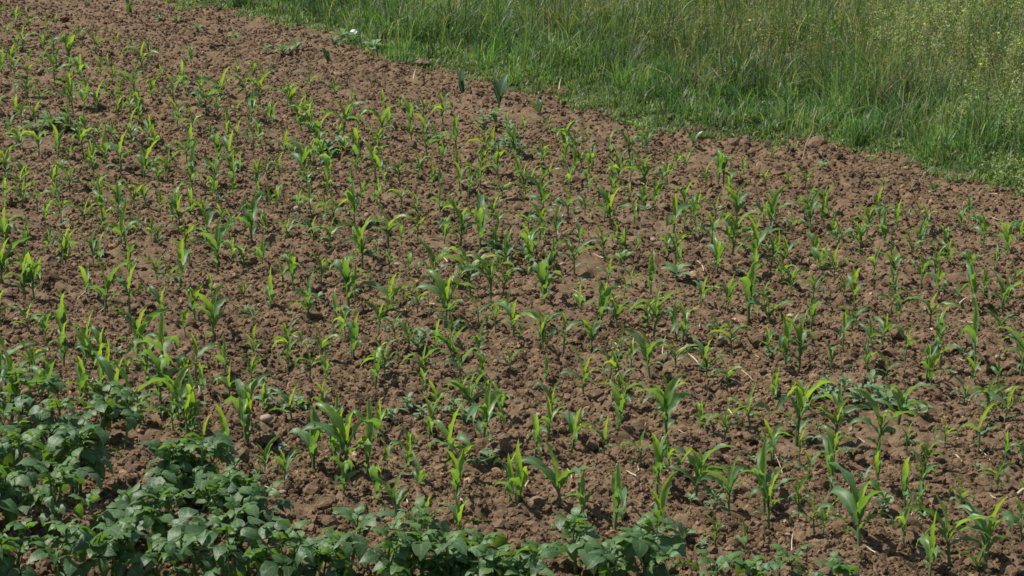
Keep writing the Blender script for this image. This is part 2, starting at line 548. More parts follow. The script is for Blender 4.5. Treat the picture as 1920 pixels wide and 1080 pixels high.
def maize_proto(style, k):
    """parts of one plant, scaled so that the tip is 1 high"""
    parts = []
    n = random.choice([6, 6, 6, 7]) if style != "spreading" else random.choice([4, 5])
    sh = random.uniform(0.42, 0.54)
    lean = Vector((random.uniform(-.06, .06), random.uniform(-.06, .06), 0))
    az0 = random.uniform(0, 6.28)
    spts = [Vector((0, 0, -0.12)) + lean * 0] + [Vector((0, 0, sh * q)) + lean * q for q in (0.0, 0.35, 0.7, 1.0)]
    parts.append(("stem", tube_mesh("stem", spts, [0.022, 0.025, 0.024, 0.024, 0.015]), M_MSTEM))
    for j in range(n):
        q = j / (n - 1)
        az = az0 + (j % 2) * math.pi + random.uniform(-.45, .45)
        z = sh * (0.30 if j == 0 else 0.46 + 0.51 * q)
        base = Vector((0, 0, z)) + lean * (z / sh)
        base += Vector((math.cos(az), math.sin(az), 0)) * 0.012
        L = (0.34 + 0.48 * math.sin(min(q * 1.25, 1.0) * math.pi / 2)) * random.uniform(0.85, 1.15)
        Wd = (0.072 + 0.070 * math.sin(q * math.pi * 0.8)) * random.uniform(0.9, 1.15)
        e0, curl, pw, tw, fold, kink = R(44 + 36 * q) + R(random.uniform(-14, 14)), R(random.uniform(80, 165)), random.uniform(1.5, 2.6), random.uniform(-1.3, 1.3), 0.45, None
        if style == "drooping":
            curl *= 1.25; pw = 1.3
        elif style == "spreading":
            e0 -= R(14); curl *= 0.8
        elif style == "upright":
            curl *= 0.8; e0 += R(6)
        elif style == "arching":
            L *= 1.12; curl = R(random.uniform(80, 120)); pw = 1.7
        mat = M_MAIZE
        if q > 0.6:
            curl *= 0.8; e0 -= R(random.uniform(-4, 14)); mat = M_MAIZE if random.random() < 0.6 else M_YOUNG
            fold = 0.7
            tw = random.uniform(-1.6, 1.6)
        if j == n - 1:
            e0 = R(random.uniform(72, 89)); curl = R(random.uniform(6, 50)); mat = M_YOUNG; fold = 0.9
            L *= random.uniform(0.62, 0.95); Wd *= 0.95
            tw = random.uniform(-1.2, 1.2)
            if style == "tall":
                L *= 1.35; Wd *= 1.25; fold = 0.6
            if style == "folded":
                kink = (random.uniform(.5, .65), R(random.uniform(80, 120)))
            if style == "upright":
                L *= 1.2
        elif random.random() < 0.3:
            kink = (random.uniform(.45, .75), R(random.uniform(35, 80)))
        me, pts = bent_blade("leaf", L, Wd, az, e0, curl, pw, tw, fold, base, n=11, ruffle=0.42, sway=random.uniform(-.8, .8), kink=kink)
        parts.append(("leaf", me, mat))
    zs = []
    for nm, me, mt in parts:
        co = np.empty(len(me.vertices) * 3, np.float32); me.vertices.foreach_get("co", co)
        zs.append(co.reshape(-1, 3)[:, 2].max())
    top = max(zs)
    for nm, me, mt in parts:
        me.transform(Matrix.Scale(1.0 / top, 4))
        me.materials.append(mt)
    return {"style": style, "n": n, "parts": parts}

PROTO = [maize_proto(STYLES[k % 6], k) for k in range(36)]
WORDS = ["no", "one", "two", "three", "four", "five", "six", "seven", "eight", "nine", "ten", "eleven", "twelve", "thirteen", "fourteen", "fifteen",
         "sixteen", "seventeen", "eighteen", "nineteen", "twenty"]
ORD = ["", "first", "second", "third", "fourth", "fifth", "sixth", "seventh", "eighth", "ninth", "tenth", "eleventh", "twelfth", "thirteenth",
       "fourteenth", "fifteenth", "sixteenth", "seventeenth", "eighteenth", "nineteenth", "twentieth"]

# maize plants read tile by tile: (tile origin) : base x, base y, height in the 3x enlarged tile
MAIZE = {
 (0,0): [(490,35,60),(85,155,90),(165,175,90),(265,200,90),(40,210,60),(130,290,150),(60,400,110),(245,300,90),(305,315,110),(395,360,190),(450,225,60),(535,320,150),(315,150,60),(655,270,70),(600,385,70),(745,285,70),(840,340,100),(800,410,150),(755,540,150),(735,640,110),(310,480,200),(460,480,140),(85,540,60),(160,560,100),(390,600,150),(410,620,120),(470,630,120),(545,640,160),(630,490,100),(900,450,60),(1075,380,90),(1035,480,110),(1240,570,240),(1340,430,80),(1390,560,130),(1430,440,60),(860,570,110),(980,600,150),(1110,610,80),(1160,640,170),(1000,730,140),(1410,690,140),(790,690,140),(740,790,130),(830,800,120),(100,670,110),(115,860,120),(220,880,170),(325,905,220),(470,880,170),(525,1000,120),(600,940,170),(680,990,240),(810,1020,170),(940,1030,140),(1080,900,150),(1075,1060,200),(1280,800,150),(1230,920,130),(1300,960,170),(1310,1060,150),(1210,1060,130),(30,1010,130),(110,1070,100),(305,1070,130),(560,1075,80),(1430,860,130),(10,90,60),(15,360,70)],
 (480,0): [(150,300,60),(25,600,140),(40,470,100),(175,600,100),(185,545,80),(310,510,100),(450,540,80),(545,595,80),(255,730,160),(300,740,150),(490,760,240),(575,730,90),(715,620,90),(710,790,180),(860,760,200),(875,800,100),(820,640,60),(940,670,90),(1050,690,140),(1125,840,170),(1030,850,110),(1050,930,100),(960,890,110),(70,690,90),(100,710,100),(30,840,120),(350,870,160),(570,950,170),(275,1030,160),(410,1060,130),(5,1070,130),(670,990,140),(730,1050,50),(690,820,60),(910,1010,120),(985,1060,120),(1290,870,130),(1320,880,130),(1360,990,130),(1260,1070,140),(1410,740,80),(1430,870,120),(500,870,60)],
 (960,0): [(65,770,90),(10,890,140),(60,1060,120),(180,940,70),(200,740,70),(300,880,150),(290,950,110),(360,900,130),(350,1000,130),(420,810,80),(110,1070,100),(165,1070,110),(210,1030,70),(330,1070,100),(555,900,120),(600,1030,160),(570,1060,110),(665,900,140),(730,870,100),(760,880,120),(750,1060,170),(935,960,90),(980,960,110),(870,1040,70),(1090,1070,110),(1160,1030,130),(1190,1030,130),(1230,1060,110),(1300,1000,90),(840,1060,100),(1420,1060,60)],
 (1440,0): [(30,900,60),(120,1060,50),(210,1070,60),(650,1075,60)],
 (0,360): [(30,310,250),(255,180,110),(345,170,100),(5,540,230),(315,60,60),(575,120,130),(665,150,170),(755,110,130),(710,310,220),(690,320,150),(970,190,150),(1015,200,150),(1160,320,230),(1295,270,130),(1415,290,230),(1225,440,230),(1215,40,60),(1310,40,50),(350,420,190),(370,420,190),(135,590,220),(190,590,230),(1015,560,290),(945,540,130),(590,690,320),(730,690,240),(1205,850,370),(1100,730,190),(900,740,190),(355,880,420),(265,850,170),(165,800,170),(1420,890,110),(770,960,280),(560,960,190),(925,1040,330),(1100,1060,250),(1275,1060,210),(40,1040,260),(205,1000,150),(475,1000,200),(600,1070,220),(700,1080,120),(830,1080,100),(1040,1080,90),(1410,1080,60)],
 (480,360): [(430,190,190),(555,190,180),(820,100,120),(745,320,220),(820,300,130),(600,430,240),(410,330,150),(120,110,120),(10,60,80),(750,450,110),(735,690,210),(1150,330,220),(1260,340,230),(1250,120,100),(1000,530,220),(1205,570,230),(1320,610,210),(1410,430,180),(150,520,130),(215,550,180),(80,670,220),(300,660,170),(455,750,170),(520,640,260),(1065,760,260),(690,800,160),(180,940,220),(375,970,220),(545,960,260),(725,1040,220),(930,1070,200),(1110,860,170),(1250,930,200),(1250,750,150),(1155,1080,200),(1275,1080,170),(1420,700,80),(390,1080,120)],
 (960,360): [(170,150,170),(315,160,160),(560,40,60),(560,240,230),(625,380,150),(800,100,130),(740,100,100),(905,270,210),(1025,190,160),(1265,190,200),(1240,350,200),(1130,340,190),(1360,420,240),(1420,200,130),(375,300,110),(350,470,200),(510,370,160),(180,290,80),(90,400,190),(105,440,160),(590,300,120),(700,350,100),(870,350,80),(940,450,120),(1150,480,170),(780,590,210),(180,650,250),(190,600,200),(630,590,120),(495,770,240),(590,770,190),(795,820,260),(960,850,210),(925,830,190),(1330,730,280),(175,890,200),(290,890,200),(10,830,210),(1420,650,100),(620,900,110),(775,1050,240),(1100,1060,220),(550,1060,180),(590,1070,170),(190,1080,90)],
 (1440,360): [(10,220,190),(45,180,150),(240,230,180),(315,210,170),(620,110,120),(555,240,130),(660,320,160),(395,330,150),(515,350,160),(690,380,110),(15,430,160),(370,490,170),(255,610,140),(490,660,210),(700,520,160),(715,600,110),(740,720,120),(855,350,150),(990,390,160),(1080,220,100),(1200,250,80),(1410,290,130),(1340,370,130),(1140,470,120),(1160,660,210),(1320,690,200),(1395,540,150),(940,490,170),(965,580,160),(910,760,180),(1080,630,110),(1270,450,80),(1130,150,60),(840,170,90),(10,760,200),(100,1010,330),(175,1000,300),(420,870,180),(590,890,160),(770,940,180),(970,1000,200),(890,1060,200),(1170,970,310),(1420,1040,270),(1400,900,150),(560,1010,110),(1160,1080,100),(1290,1080,80)],
 (0,720): [(1080,300,330),(1280,480,380),(1385,330,320),(975,260,200),(790,230,170),(740,210,110),(545,130,150),(490,120,120)],
 (480,720): [(325,500,320),(440,470,330),(505,540,400),(625,510,360),(850,510,230),(910,630,200),(1120,680,300),(1090,470,320),(975,310,230),(1275,350,310),(1295,110,110),(1165,90,100),(370,180,180),(940,60,60),(735,490,80),(1420,690,280)],
 (960,720): [(215,190,190),(595,280,250),(600,80,80),(870,310,310),(1340,250,230),(130,410,230),(25,710,390),(275,705,360),(575,840,340),(815,890,320),(815,610,310),(1030,660,300),(1220,720,280),(1140,940,150),(1320,980,200),(1420,690,320),(1430,400,150)],
 (1440,720): [(160,340,320),(375,350,250),(730,250,250),(615,400,320),(15,460,260),(360,620,260),(235,570,190),(5,800,330),(260,840,260),(310,840,180),(515,930,390),(770,690,300),(860,740,200),(1100,130,130),(1225,190,200),(1330,220,200),(1185,380,250),(1085,710,190),(1020,1030,360),(1220,1060,440),(910,1080,350),(1170,1080,140),(1290,610,130),(1425,880,230),(780,390,110),(880,490,80)],
}
MAIZE[(0, 360, "more")] = [(60, 1230, 330), (180, 1110, 300), (285, 1200, 290), (450, 1200, 310), (570, 1155, 340), (645, 1260, 360), (750, 1260, 310), (900, 1200, 330), (1005, 1290, 310), (1050, 1400, 330), (360, 990, 280), (825, 1020, 270), (1395, 1410, 360), (120, 1330, 260), (10, 1150, 280), (530, 1010, 230)]


def p2g(px, py):
    x, y, t = ground_hit(px, py)
    z = float(gh_smooth(x, y)) - 0.004
    x, y, t = ground_hit(px, py, z)
    return x, y, float(gh_smooth(x, y)) - 0.004, t

POTATO_PX = [(20, 800, 95), (95, 812, 95), (30, 870, 130), (110, 880, 135), (190, 830, 95), (150, 930, 125), (50, 945, 140), (235, 842, 75), (333, 936, 130), (386, 934, 95),
             (0, 1000, 130), (100, 1005, 130), (190, 1020, 95), (235, 1010, 70), (465, 975, 110), (405, 1000, 95), (330, 1015, 95), (290, 1050, 110), (440, 1040, 90), (510, 1000, 70),
             (30, 1100, 140), (125, 1110, 145), (210, 1105, 130), (275, 1125, 120), (370, 1095, 110), (450, 1125, 125), (530, 1110, 110), (600, 1125, 130), (655, 1080, 110), (715, 1120, 140),
             (770, 1075, 115), (790, 1135, 140), (850, 1120, 120), (905, 1100, 90), (940, 1145, 110), (1010, 1150, 110), (1080, 1078, 112), (1150, 1130, 115), (1205, 1110, 120), (1265, 1140, 90),
             (1335, 1140, 75), (1485, 1092, 60), (1410, 1118, 62), (1560, 1112, 50), (-40, 900, 130), (-50, 1010, 130), (-40, 1110, 150)]
POT = np.array([p2g(a, b)[:2] for a, b, c in POTATO_PX])

plants = []
for (ox, oy, *_), L in MAIZE.items():
    for bx, by, h in L:
        px, py, hp = ox + bx / 3, oy + by / 3, h / 3
        x, y, z, t = p2g(px, py)
        hm = hp * t / FOC / math.cos(PITCH)
        hm = min(max(hm * (1.14 if y < 13 else 1.14 + 0.05 * min(y - 13, 5)) * (0.88 if _ else 1.0), 0.17), 0.37 if y < 19 else 0.33)
        plants.append((hp, x, y, z, hm))
ROW_ANG, ROW_SP = R(-44), 0.67
ROW_PH = np.angle(np.exp(2j * np.pi * np.array([-p[1] * math.sin(ROW_ANG) + p[2] * math.cos(ROW_ANG) for p in plants]) / ROW_SP).mean()) / (2 * np.pi) * ROW_SP
tries = 0
extra = 0
while extra < 300 and tries < 12000:                     # smaller seedlings that stand between the ones noted one by one
    tries += 1
    px, py = random.uniform(-10, 1930), random.uniform(40, 1000) ** 1.0
    if py < 95 + 0.20 * px:
        continue
    x, y, z, t = p2g(px, py)
    rd = -x * math.sin(ROW_ANG) + y * math.cos(ROW_ANG)
    off = (rd - ROW_PH) / ROW_SP
    off = (off - round(off)) * ROW_SP
    x += math.sin(ROW_ANG) * off * 0.8; y -= math.cos(ROW_ANG) * off * 0.8
    z = float(gh_smooth(x, y)) - 0.004
    if meadow_d(x, y) > -1.3 or min(math.hypot(p[1] - x, p[2] - y) for p in plants) < (0.145 if y > 15 else 0.175) or np.hypot(POT[:, 0] - x, POT[:, 1] - y).min() < 0.3:
        continue
    hm = random.uniform(0.17, 0.26)
    plants.append((hm * FOC / t, x, y, z, hm)); extra += 1
plants.sort(key=lambda a: -a[0])

# sowing rows run with the field edge; count them off from the grass
rowd = np.array([-p[1] * math.sin(ROW_ANG) + p[2] * math.cos(ROW_ANG) for p in plants])
ed = -EX[1:-1] * math.sin(ROW_ANG) + EY[1:-1] * math.cos(ROW_ANG)
rowi = np.round((rowd - ROW_PH) / ROW_SP).astype(int)
rowi = rowi.max() - rowi + 1

N_OBJ = 300
stuff_v, stuff_f, stuff_m, stuff_a, nv = [], [], [], [], 0
STUFF_MATS = [M_MAIZE, M_YOUNG, M_MSTEM]
def add_stuff(pr, x, y, z, hm, rz):
    global nv
    c, s = math.cos(rz), math.sin(rz)
    for nm, me, mt in pr["parts"]:
        co = np.empty(len(me.vertices) * 3, np.float32); me.vertices.foreach_get("co", co)
        co = co.reshape(-1, 3) * hm
        stuff_v.append(np.stack([co[:, 0] * c - co[:, 1] * s + x, co[:, 0] * s + co[:, 1] * c + y, co[:, 2] + z], -1))
        if "across" in me.attributes:
            a = np.empty(len(me.vertices), np.float32); me.attributes["across"].data.foreach_get("value", a)
        else:
            a = np.ones(len(me.vertices), np.float32)
        stuff_a.append(a)
        for p in me.polygons:
            stuff_f.append(tuple(q + nv for q in p.vertices)); stuff_m.append(STUFF_MATS.index(mt))
        nv += len(co)

for k, (hp, x, y, z, hm) in enumerate(plants):
    pr = random.choice(PROTO)
    if hm < 0.17 and random.random() < 0.6:
        pr = random.choice([p for p in PROTO if p["style"] in ("spreading", "upright", "folded")])
    rz = random.uniform(0, 6.28)
    if k >= N_OBJ:
        add_stuff(pr, x, y, z, hm, rz)
        continue
    size = "tiny" if hm < 0.18 else "small" if hm < 0.22 else "medium" if hm < 0.27 else "tall" if hm < 0.33 else "towering"
    row = ORD[min(int(rowi[k]), 20)]
    near = "close to the potato plants" if np.hypot(POT[:, 0] - x, POT[:, 1] - y).min() < 0.45 else "row %d from the grass verge" % 0
    if near.startswith("row"):
        near = "%s row from the grass" % row
    label = "%s maize plant, %s leaves, %s, %s" % (size, WORDS[pr["n"]], STYLE_TEXT[pr["style"]], near)
    root = thing("maize_plant", label, "maize plant", (x, y, z), rz, hm, "young maize plants growing in the tilled soil")
    for nm, me, mt in pr["parts"]:
        obj(nm, me, None, root)

# rows going on outside the picture
for k in range(90):
    y = random.uniform(10, 27)
    x = random.choice([-1, 1]) * (0.222 * y + random.uniform(0.15, 1.3))
    if meadow_d(x, y) > -0.8 or np.hypot(POT[:, 0] - x, POT[:, 1] - y).min() < 0.4:
        continue
    add_stuff(random.choice(PROTO), x, y, float(gh_smooth(x, y)), random.uniform(0.15, 0.27), random.uniform(0, 6.28))
me = bpy.data.meshes.new("young_maize")
me.from_pydata(np.concatenate(stuff_v).tolist(), [], stuff_f)
at = me.attributes.new("across", 'FLOAT', 'POINT'); at.data.foreach_set("value", np.concatenate(stuff_a))
for m in STUFF_MATS:
    me.materials.append(m)
me.polygons.foreach_set("material_index", np.array(stuff_m, np.int32))
me.polygons.foreach_set("use_smooth", np.ones(len(stuff_f), bool))
me.update()
o = obj("young_maize", me)
o["kind"] = "stuff"
o["label"] = "far rows of the smallest maize seedlings in the soil"
o["category"] = "maize"

# ------------------------------------------------------------------ potato plants
def leaflet(V, F, A, root_i, p, d, up, L, Wd, cup, droop):
    """ovate leaflet growing out of vertex root_i"""
    s = d.cross(up).normalized()
    prof = [(0.06, 0.34), (0.22, 0.90), (0.42, 1.0), (0.64, 0.78), (0.84, 0.40)]
    prev = None
    for j, (t, w) in enumerate(prof):
        c = p + d * (L * t) + up * (L * (0.10 * math.sin(t * 3.1) - droop * t * t))
        r = random.uniform(-.10, .10) * L
        w = w * random.uniform(0.88, 1.1)
        a = len(V)
        V += [c - s * (Wd / 2 * w) + up * (cup * Wd * w * 0.5 + r), c, c + s * (Wd / 2 * w) + up * (cup * Wd * w * 0.5 - r)]
        A += [1, 0, 1]
        if prev is None:
            F += [(root_i, a + 1, a), (root_i, a + 2, a + 1)]
        else:
            F += [(prev, prev + 1, a + 1, a), (prev + 1, prev + 2, a + 2, a + 1)]
        prev = a
    tip = len(V)
    V.append(p + d * L + up * (-droop * L)); A.append(0)
    F += [(prev, prev + 1, tip), (prev + 1, prev + 2, tip)]

def compound_leaf(name, L, size, e0, curl, pairs):
    """stalk with leaflets in pairs and one at the end, along +X"""
    V, F, A = [], [], []
    n = pairs + 2
    p = Vector((0, 0, 0))
    mids = []
    for j in range(n):
        t = j / (n - 1)
        e = e0 - curl * t
        d = Vector((math.cos(e), 0, math.sin(e)))
        w = 0.0035 - 0.002 * t
        a = len(V)
        V += [p + Vector((0, -w, 0)), p + Vector((0, w, 0)), p + Vector((0, 0, -1.6 * w))]
        A += [0.3, 0.3, 0.3]
        if j:
            b = a - 3
            F += [(b, b + 1, a + 1, a), (b + 1, b + 2, a + 2, a + 1), (b + 2, b, a, a + 2)]
        mids.append((a, p.copy(), d.copy()))
        p = p + d * (L / (n - 1)) * (1.5 if j == 0 else 0.85)
    for j in range(1, n - 1):
        a, q, d = mids[j]
        up = Vector((-d.z, 0, d.x))
        for sgn in (-1, 1):
            f = (0.62 + 0.3 * j / pairs) * random.uniform(0.85, 1.15)
            dd = (d * 0.45 + Vector((0, sgn, 0)) * random.uniform(.8, 1.05) + up * random.uniform(-.25, .2)).normalized()
            u2 = (up - dd * up.dot(dd)).normalized()
            leaflet(V, F, A, a if sgn < 0 else a + 1, q, dd, u2, size * f, size * f * random.uniform(0.62, 0.78), random.uniform(-.35, .25), random.uniform(0.1, 0.65))
    a, q, d = mids[-1]
    up = Vector((-d.z, 0, d.x))
    leaflet(V, F, A, a, q, d, up, size * 1.15, size * 0.85, random.uniform(-.3, .2), random.uniform(0.15, 0.6))
    me = bpy.data.meshes.new(name)
    me.from_pydata([tuple(v) for v in V], [], F)
    me.polygons.foreach_set("use_smooth", np.ones(len(F), bool))
    at = me.attributes.new("across", 'FLOAT', 'POINT'); at.data.foreach_set("value", np.array(A, np.float32))
    me.update()
    return me

LEAF_BANK = []
for k in range(16):
    m = compound_leaf("leaf", random.uniform(0.10, 0.15), random.uniform(0.075, 0.098), R(random.uniform(10, 45)), R(random.uniform(45, 95)), random.choice([1, 2, 2]))
    m.materials.append(M_POTATO)
    LEAF_BANK.append(m)
TOP_BANK = []
for k in range(6):
    m = compound_leaf("leaf", random.uniform(0.05, 0.07), random.uniform(0.045, 0.06), R(random.uniform(45, 65)), R(random.uniform(15, 40)), random.choice([1, 2]))
    m.materials.append(M_PTOP)
    TOP_BANK.append(m)
PSTEMS = []
for k in range(6):
    lean = Vector((random.uniform(-.12, .12), random.uniform(-.12, .12), 0))
    pts = [Vector((0, 0, -0.05))] + [Vector((0, 0, q)) + lean * q * q for q in (0.02, 0.3, 0.65, 1.0)]
    m = tube_mesh("stem", [Vector((p.x, p.y, p.z)) for p in pts], [0.032, 0.032, 0.028, 0.022, 0.012])
    m.materials.append(M_PSTEM)
    PSTEMS.append((m, lean))

def potato_plant(px, py, hp, label):
    x, y, z, t = p2g(px, py)
    hm = hp * t / FOC / math.cos(PITCH) * random.uniform(0.84, 1.12)
    root = thing("potato_plant", label, "potato plant", (x, y, z), random.uniform(0, 6.28), 1.0, "potato plants beside the maize")
    ns = 2 if hm > 0.28 else 1
    ns = random.choice([2, 3]) if hm > 0.24 else random.choice([1, 2])
    for s in range(ns):
        sm, lean = random.choice(PSTEMS)
        off = Vector((random.uniform(-.05, .05), random.uniform(-.05, .05), 0)) if s else Vector((0, 0, 0))
        tilt = Euler((random.uniform(-.22, .22), random.uniform(-.22, .22), random.uniform(0, 6.28)))
        hs = hm * (0.88 if s == 0 else random.uniform(0.55, 0.82))
        st = obj("stem", sm, None, root)
        st.location = off; st.rotation_euler = tilt; st.scale = (0.26, 0.26, hs)
        mat = tilt.to_matrix()
        nl = 4 if hm > 0.24 else 3
        az = random.uniform(0, 6.28)
        for j in range(nl):
            q = 0.50 + 0.46 * j / (nl - 1)
            az += 2.4 + random.uniform(-.4, .4)
            p = off + mat @ Vector((lean.x * q * q * 0.26, lean.y * q * q * 0.26, q * hs))
            lf = obj("leaf", random.choice(LEAF_BANK), None, root)
            lf.location = p
            lf.rotation_euler = Euler((random.uniform(-.6, .6), random.uniform(-.55, .6) - 0.3 * (q - .6), az))
            sc = random.uniform(0.62, 1.22) * (0.72 + 0.35 * min(hm / 0.3, 1.0)) * (1.0 if q < 0.85 else 0.85)
            lf.scale = (sc,) * 3
        for j in range(3):
            lf = obj("leaf", random.choice(TOP_BANK), None, root)
            lf.location = off + mat @ Vector((lean.x * 0.26, lean.y * 0.26, 0.985 * hs))
            lf.rotation_euler = Euler((random.uniform(-.25, .25), random.uniform(-.3, .3), az + 1.2 + j * 2.1))
            lf.scale = (random.uniform(0.8, 1.15),) * 3
    return root

HAND = {8: "potato plant on a bare upright stem over open soil inside the bed", 9: "potato plant with a dark hanging leaf on a short bare stem", 14: "potato plant leaning out over bare soil toward the tall maize",
        36: "potato plant with a thick bare stem at the front row's maize end", 38: "potato plant with broad pale veined leaves at the front row's maize end", 41: "lone small potato plant out among the maize stems",
        33: "potato plant with one large dark leaf reaching over bare soil", 40: "last low potato plant of the front row beside the maize"}
for k, (px, py, hp) in enumerate(POTATO_PX):
    hm = hp * ground_hit(px, py)[2] / FOC
    size = "low" if hm < 0.24 else "knee-high" if hm < 0.30 else "tall"
    d = sorted((math.hypot(POT[k, 0] - POT[j, 0], POT[k, 1] - POT[j, 1]), j) for j in range(len(POT)) if j != k)
    x, y = POT[k]
    mz = min(math.hypot(p[1] - x, p[2] - y) for p in plants)
    near = "among crowded neighbours" if d[0][0] < 0.25 and d[3][0] < 0.45 else "with bare soil around" if d[0][0] > 0.33 else "loosely spaced"
    extra = "touching young maize" if mz < 0.22 else "a step from the maize" if mz < 0.5 else "away from maize"
    size = {"low": "low", "knee-high": "medium", "tall": "tall"}[size]
    root = potato_plant(px, py, hp, "")
    ns = len([c for c in root.children if c.name.startswith("stem")])
    row = "dense corner of the bed" if k < 14 or k > 42 else "short middle row" if k < 20 else "long row"
    root["label"] = HAND.get(k) or "%s %s-stemmed potato plant %s, %s, %s" % (size, WORDS[ns], near, row, extra)

# ------------------------------------------------------------------ weeds
def ovate(name, L, Wd, e0, curl, stalk, fold=0.25, n=7, ruffle=0.12, mat=None):
    me, pts = bent_blade(name, L, Wd, 0.0, e0, curl, 1.2, random.uniform(-.3, .3), fold, (0, 0, 0), n=n, ruffle=ruffle, peak=0.45 + stalk * 0.2, tipw=0.10, basew=0.10)
    me.materials.append(mat or M_WEED)
    return me
WLEAF = [ovate("leaf", 1.0, random.uniform(0.42, 0.62), R(random.uniform(15, 60)), R(random.uniform(30, 80)), random.random()) for k in range(12)]
GLEAF = [ovate("leaf", 1.0, random.uniform(0.10, 0.16), R(random.uniform(40, 75)), R(random.uniform(40, 100)), 0, 0.4) for k in range(8)]
DLEAF = [ovate("leaf", 1.0, random.uniform(0.28, 0.36), R(random.uniform(48, 80)), R(random.uniform(10, 45)), 0.6, 0.35, mat=M_DOCK, ruffle=0.2) for k in range(5)]
WSTEM = tube_mesh("stem", [Vector((0, 0, -0.3)), Vector((0, 0, 0.3)), Vector((0.05, 0.02, 0.7)), Vector((0.08, 0, 1.0))], [0.05, 0.05, 0.04, 0.02], 5)
WSTEM.materials.append(M_WEED)

def weed(name, label, px, py, wpx, kind, group=None):
    x, y, z, t = p2g(px, py)
    r = wpx * t / FOC / 2 * 1.25
    root = thing(name, label, "weed", (x, y, z + 0.006), random.uniform(0, 6.28), 1.0, group)
    if kind == "rosette":
        n, hs = random.choice([6, 7, 8]), r * 0.5
    elif kind == "bushy":
        n, hs = random.choice([11, 13]), r * 0.95
    elif kind == "tuft":
        n, hs = random.choice([7, 9]), r * 0.2
    else:
        n, hs = random.choice([4, 5]), r * 0.1
    st = obj("stem", WSTEM, None, root); st.scale = (0.12 * r + .02, 0.12 * r + .02, max(hs, .012))
    az = random.uniform(0, 6.28)
    for j in range(n):
        az += 2.4 + random.uniform(-.3, .3)
        bank = {"tuft": GLEAF, "dock": DLEAF}.get(kind, WLEAF)
        lf = obj("leaf", random.choice(bank), None, root)
        q = (j + 0.5) / n
        lf.location = (0, 0, hs * q if kind in ("rosette", "bushy") else 0.0)
        sc = r * random.uniform(0.8, 1.15) * (1.0 - 0.35 * q)
        if kind == "dock":
            sc = r * 1.75 * random.uniform(0.45, 1.0)
        if kind == "bushy":
            sc *= 0.8
        lf.scale = (sc,) * 3
        lf.rotation_euler = (random.uniform(-.2, .2), random.uniform(-.35, .2), az)
    return root

# the broad-leaved patch that runs between two maize rows
for px, py, w in [(1515, 745, 40), (1540, 722, 36), (1560, 752, 42), (1582, 728, 40), (1600, 755, 44), (1625, 738, 42), (1640, 762, 44), (1662, 742, 40), (1675, 770, 40)]:
    weed("broadleaf_weed", "pale leafy weed in the thick patch between two maize rows", px + random.uniform(-22, 22), py + 12 + random.uniform(-8, 8), w * 1.35, "bushy", "weeds in the thick patch")
weed("broadleaf_weed", "pale round leaved weed standing just clear of the thick weed patch", 1722, 782, 62, "rosette")
for px, py, w in [(95, 235, 60), (120, 228, 50), (60, 242, 50), (20, 240, 50), (140, 240, 46)]:
    weed("broadleaf_weed", "low weed in the row of weeds crossing the far maize", px, py + 8, w, "rosette", "row of weeds far out")
for px, py, w in [(905, 240, 50), (930, 232, 50), (955, 250, 46), (975, 290, 46), (945, 275, 40)]:
    weed("broadleaf_weed", "low grey green weed crowding maize near the two dark docks", px, py + 6, w, "bushy", "weeds short of the docks")
for px, py, w in [(615, 280, 55), (640, 275, 50), (600, 290, 44), (665, 290, 40)]:
    weed("broadleaf_weed", "round leaved weed in the small cluster among far maize", px, py + 6, w, "rosette", "small cluster of weeds")
for px, py, w in [(920, 470, 46), (945, 480, 50), (985, 478, 50), (860, 482, 36)]:
    weed("broadleaf_weed", "low weed tangled in a bunch of close set maize", px, py + 6, w, "rosette", "weeds in the bunched maize")
for px, py, w in [(765, 775, 50), (790, 790, 40), (850, 785, 60), (870, 800, 56), (735, 795, 40)]:
    weed("broadleaf_weed", "dark leafy weed in the clump behind the tall front maize", px, py, w, "bushy", "dark clump of weeds")
for px, py, w in [(500, 765, 60), (530, 778, 50), (560, 770, 46)]:
    weed("broadleaf_weed", "leafy weed at the foot of paired maize near the potato bed", px, py, w, "bushy", "weeds near the potato bed")
weed("broadleaf_weed", "loose weed of small leaves with yellow tips in an open gap", 785, 660, 60, "bushy")
weed("broadleaf_weed", "dark low weed at the foot of a bright upright maize", 1340, 960, 56, "bushy")
weed("broadleaf_weed", "low weed with thin pale leaves by the lone arching maize", 1280, 1020, 60, "rosette")
weed("broadleaf_weed", "bushy weed under the front maize where a white lump lies", 915, 872, 56, "rosette")
weed("broadleaf_weed", "weed spreading beside a stone under drooping maize leaves", 1655, 965, 64, "bushy")
weed("broadleaf_weed", "flat weed beside pale straw in the open soil", 1270, 525, 62, "rosette")
weed("broadleaf_weed", "thin grey weed beside the pale root in bare soil", 1165, 500, 60, "rosette")
weed("broadleaf_weed", "small pale weed on the bare strip by the lone tall dry stalk", 1545, 318, 34, "rosette")
weed("broadleaf_weed", "single round pale weed on the empty soil beside the meadow corner", 1750, 365, 36, "rosette")
weed("broadleaf_weed", "grey weed leaning up alone on the soil below the verge", 1300, 272, 34, "dock")
weed("broadleaf_weed", "grey green weed with two upright leaves near the bare strip", 1012, 215, 40, "dock")
weed("dock_plant", "dark dock with two broad upright leaves on the bare strip", 936, 198, 58, "dock")
weed("dock_plant", "short stout dock with light edged leaf beside the bare strip", 868, 178, 46, "dock")
weed("dock_plant", "bluish leafy plant alone at the far bare end of the field", 242, 30, 42, "dock")
weed("dock_plant", "single dark upright leaf near the flat grey weeds by the grass", 614, 118, 30, "dock")
for px, py, w in [(640, 78, 50), (660, 84, 40), (700, 96, 46), (625, 85, 36)]:
    weed("broadleaf_weed", "flat grey green weed at the grass edge around the white scrap", px, py, w, "rosette", "grey weeds by the white scrap")
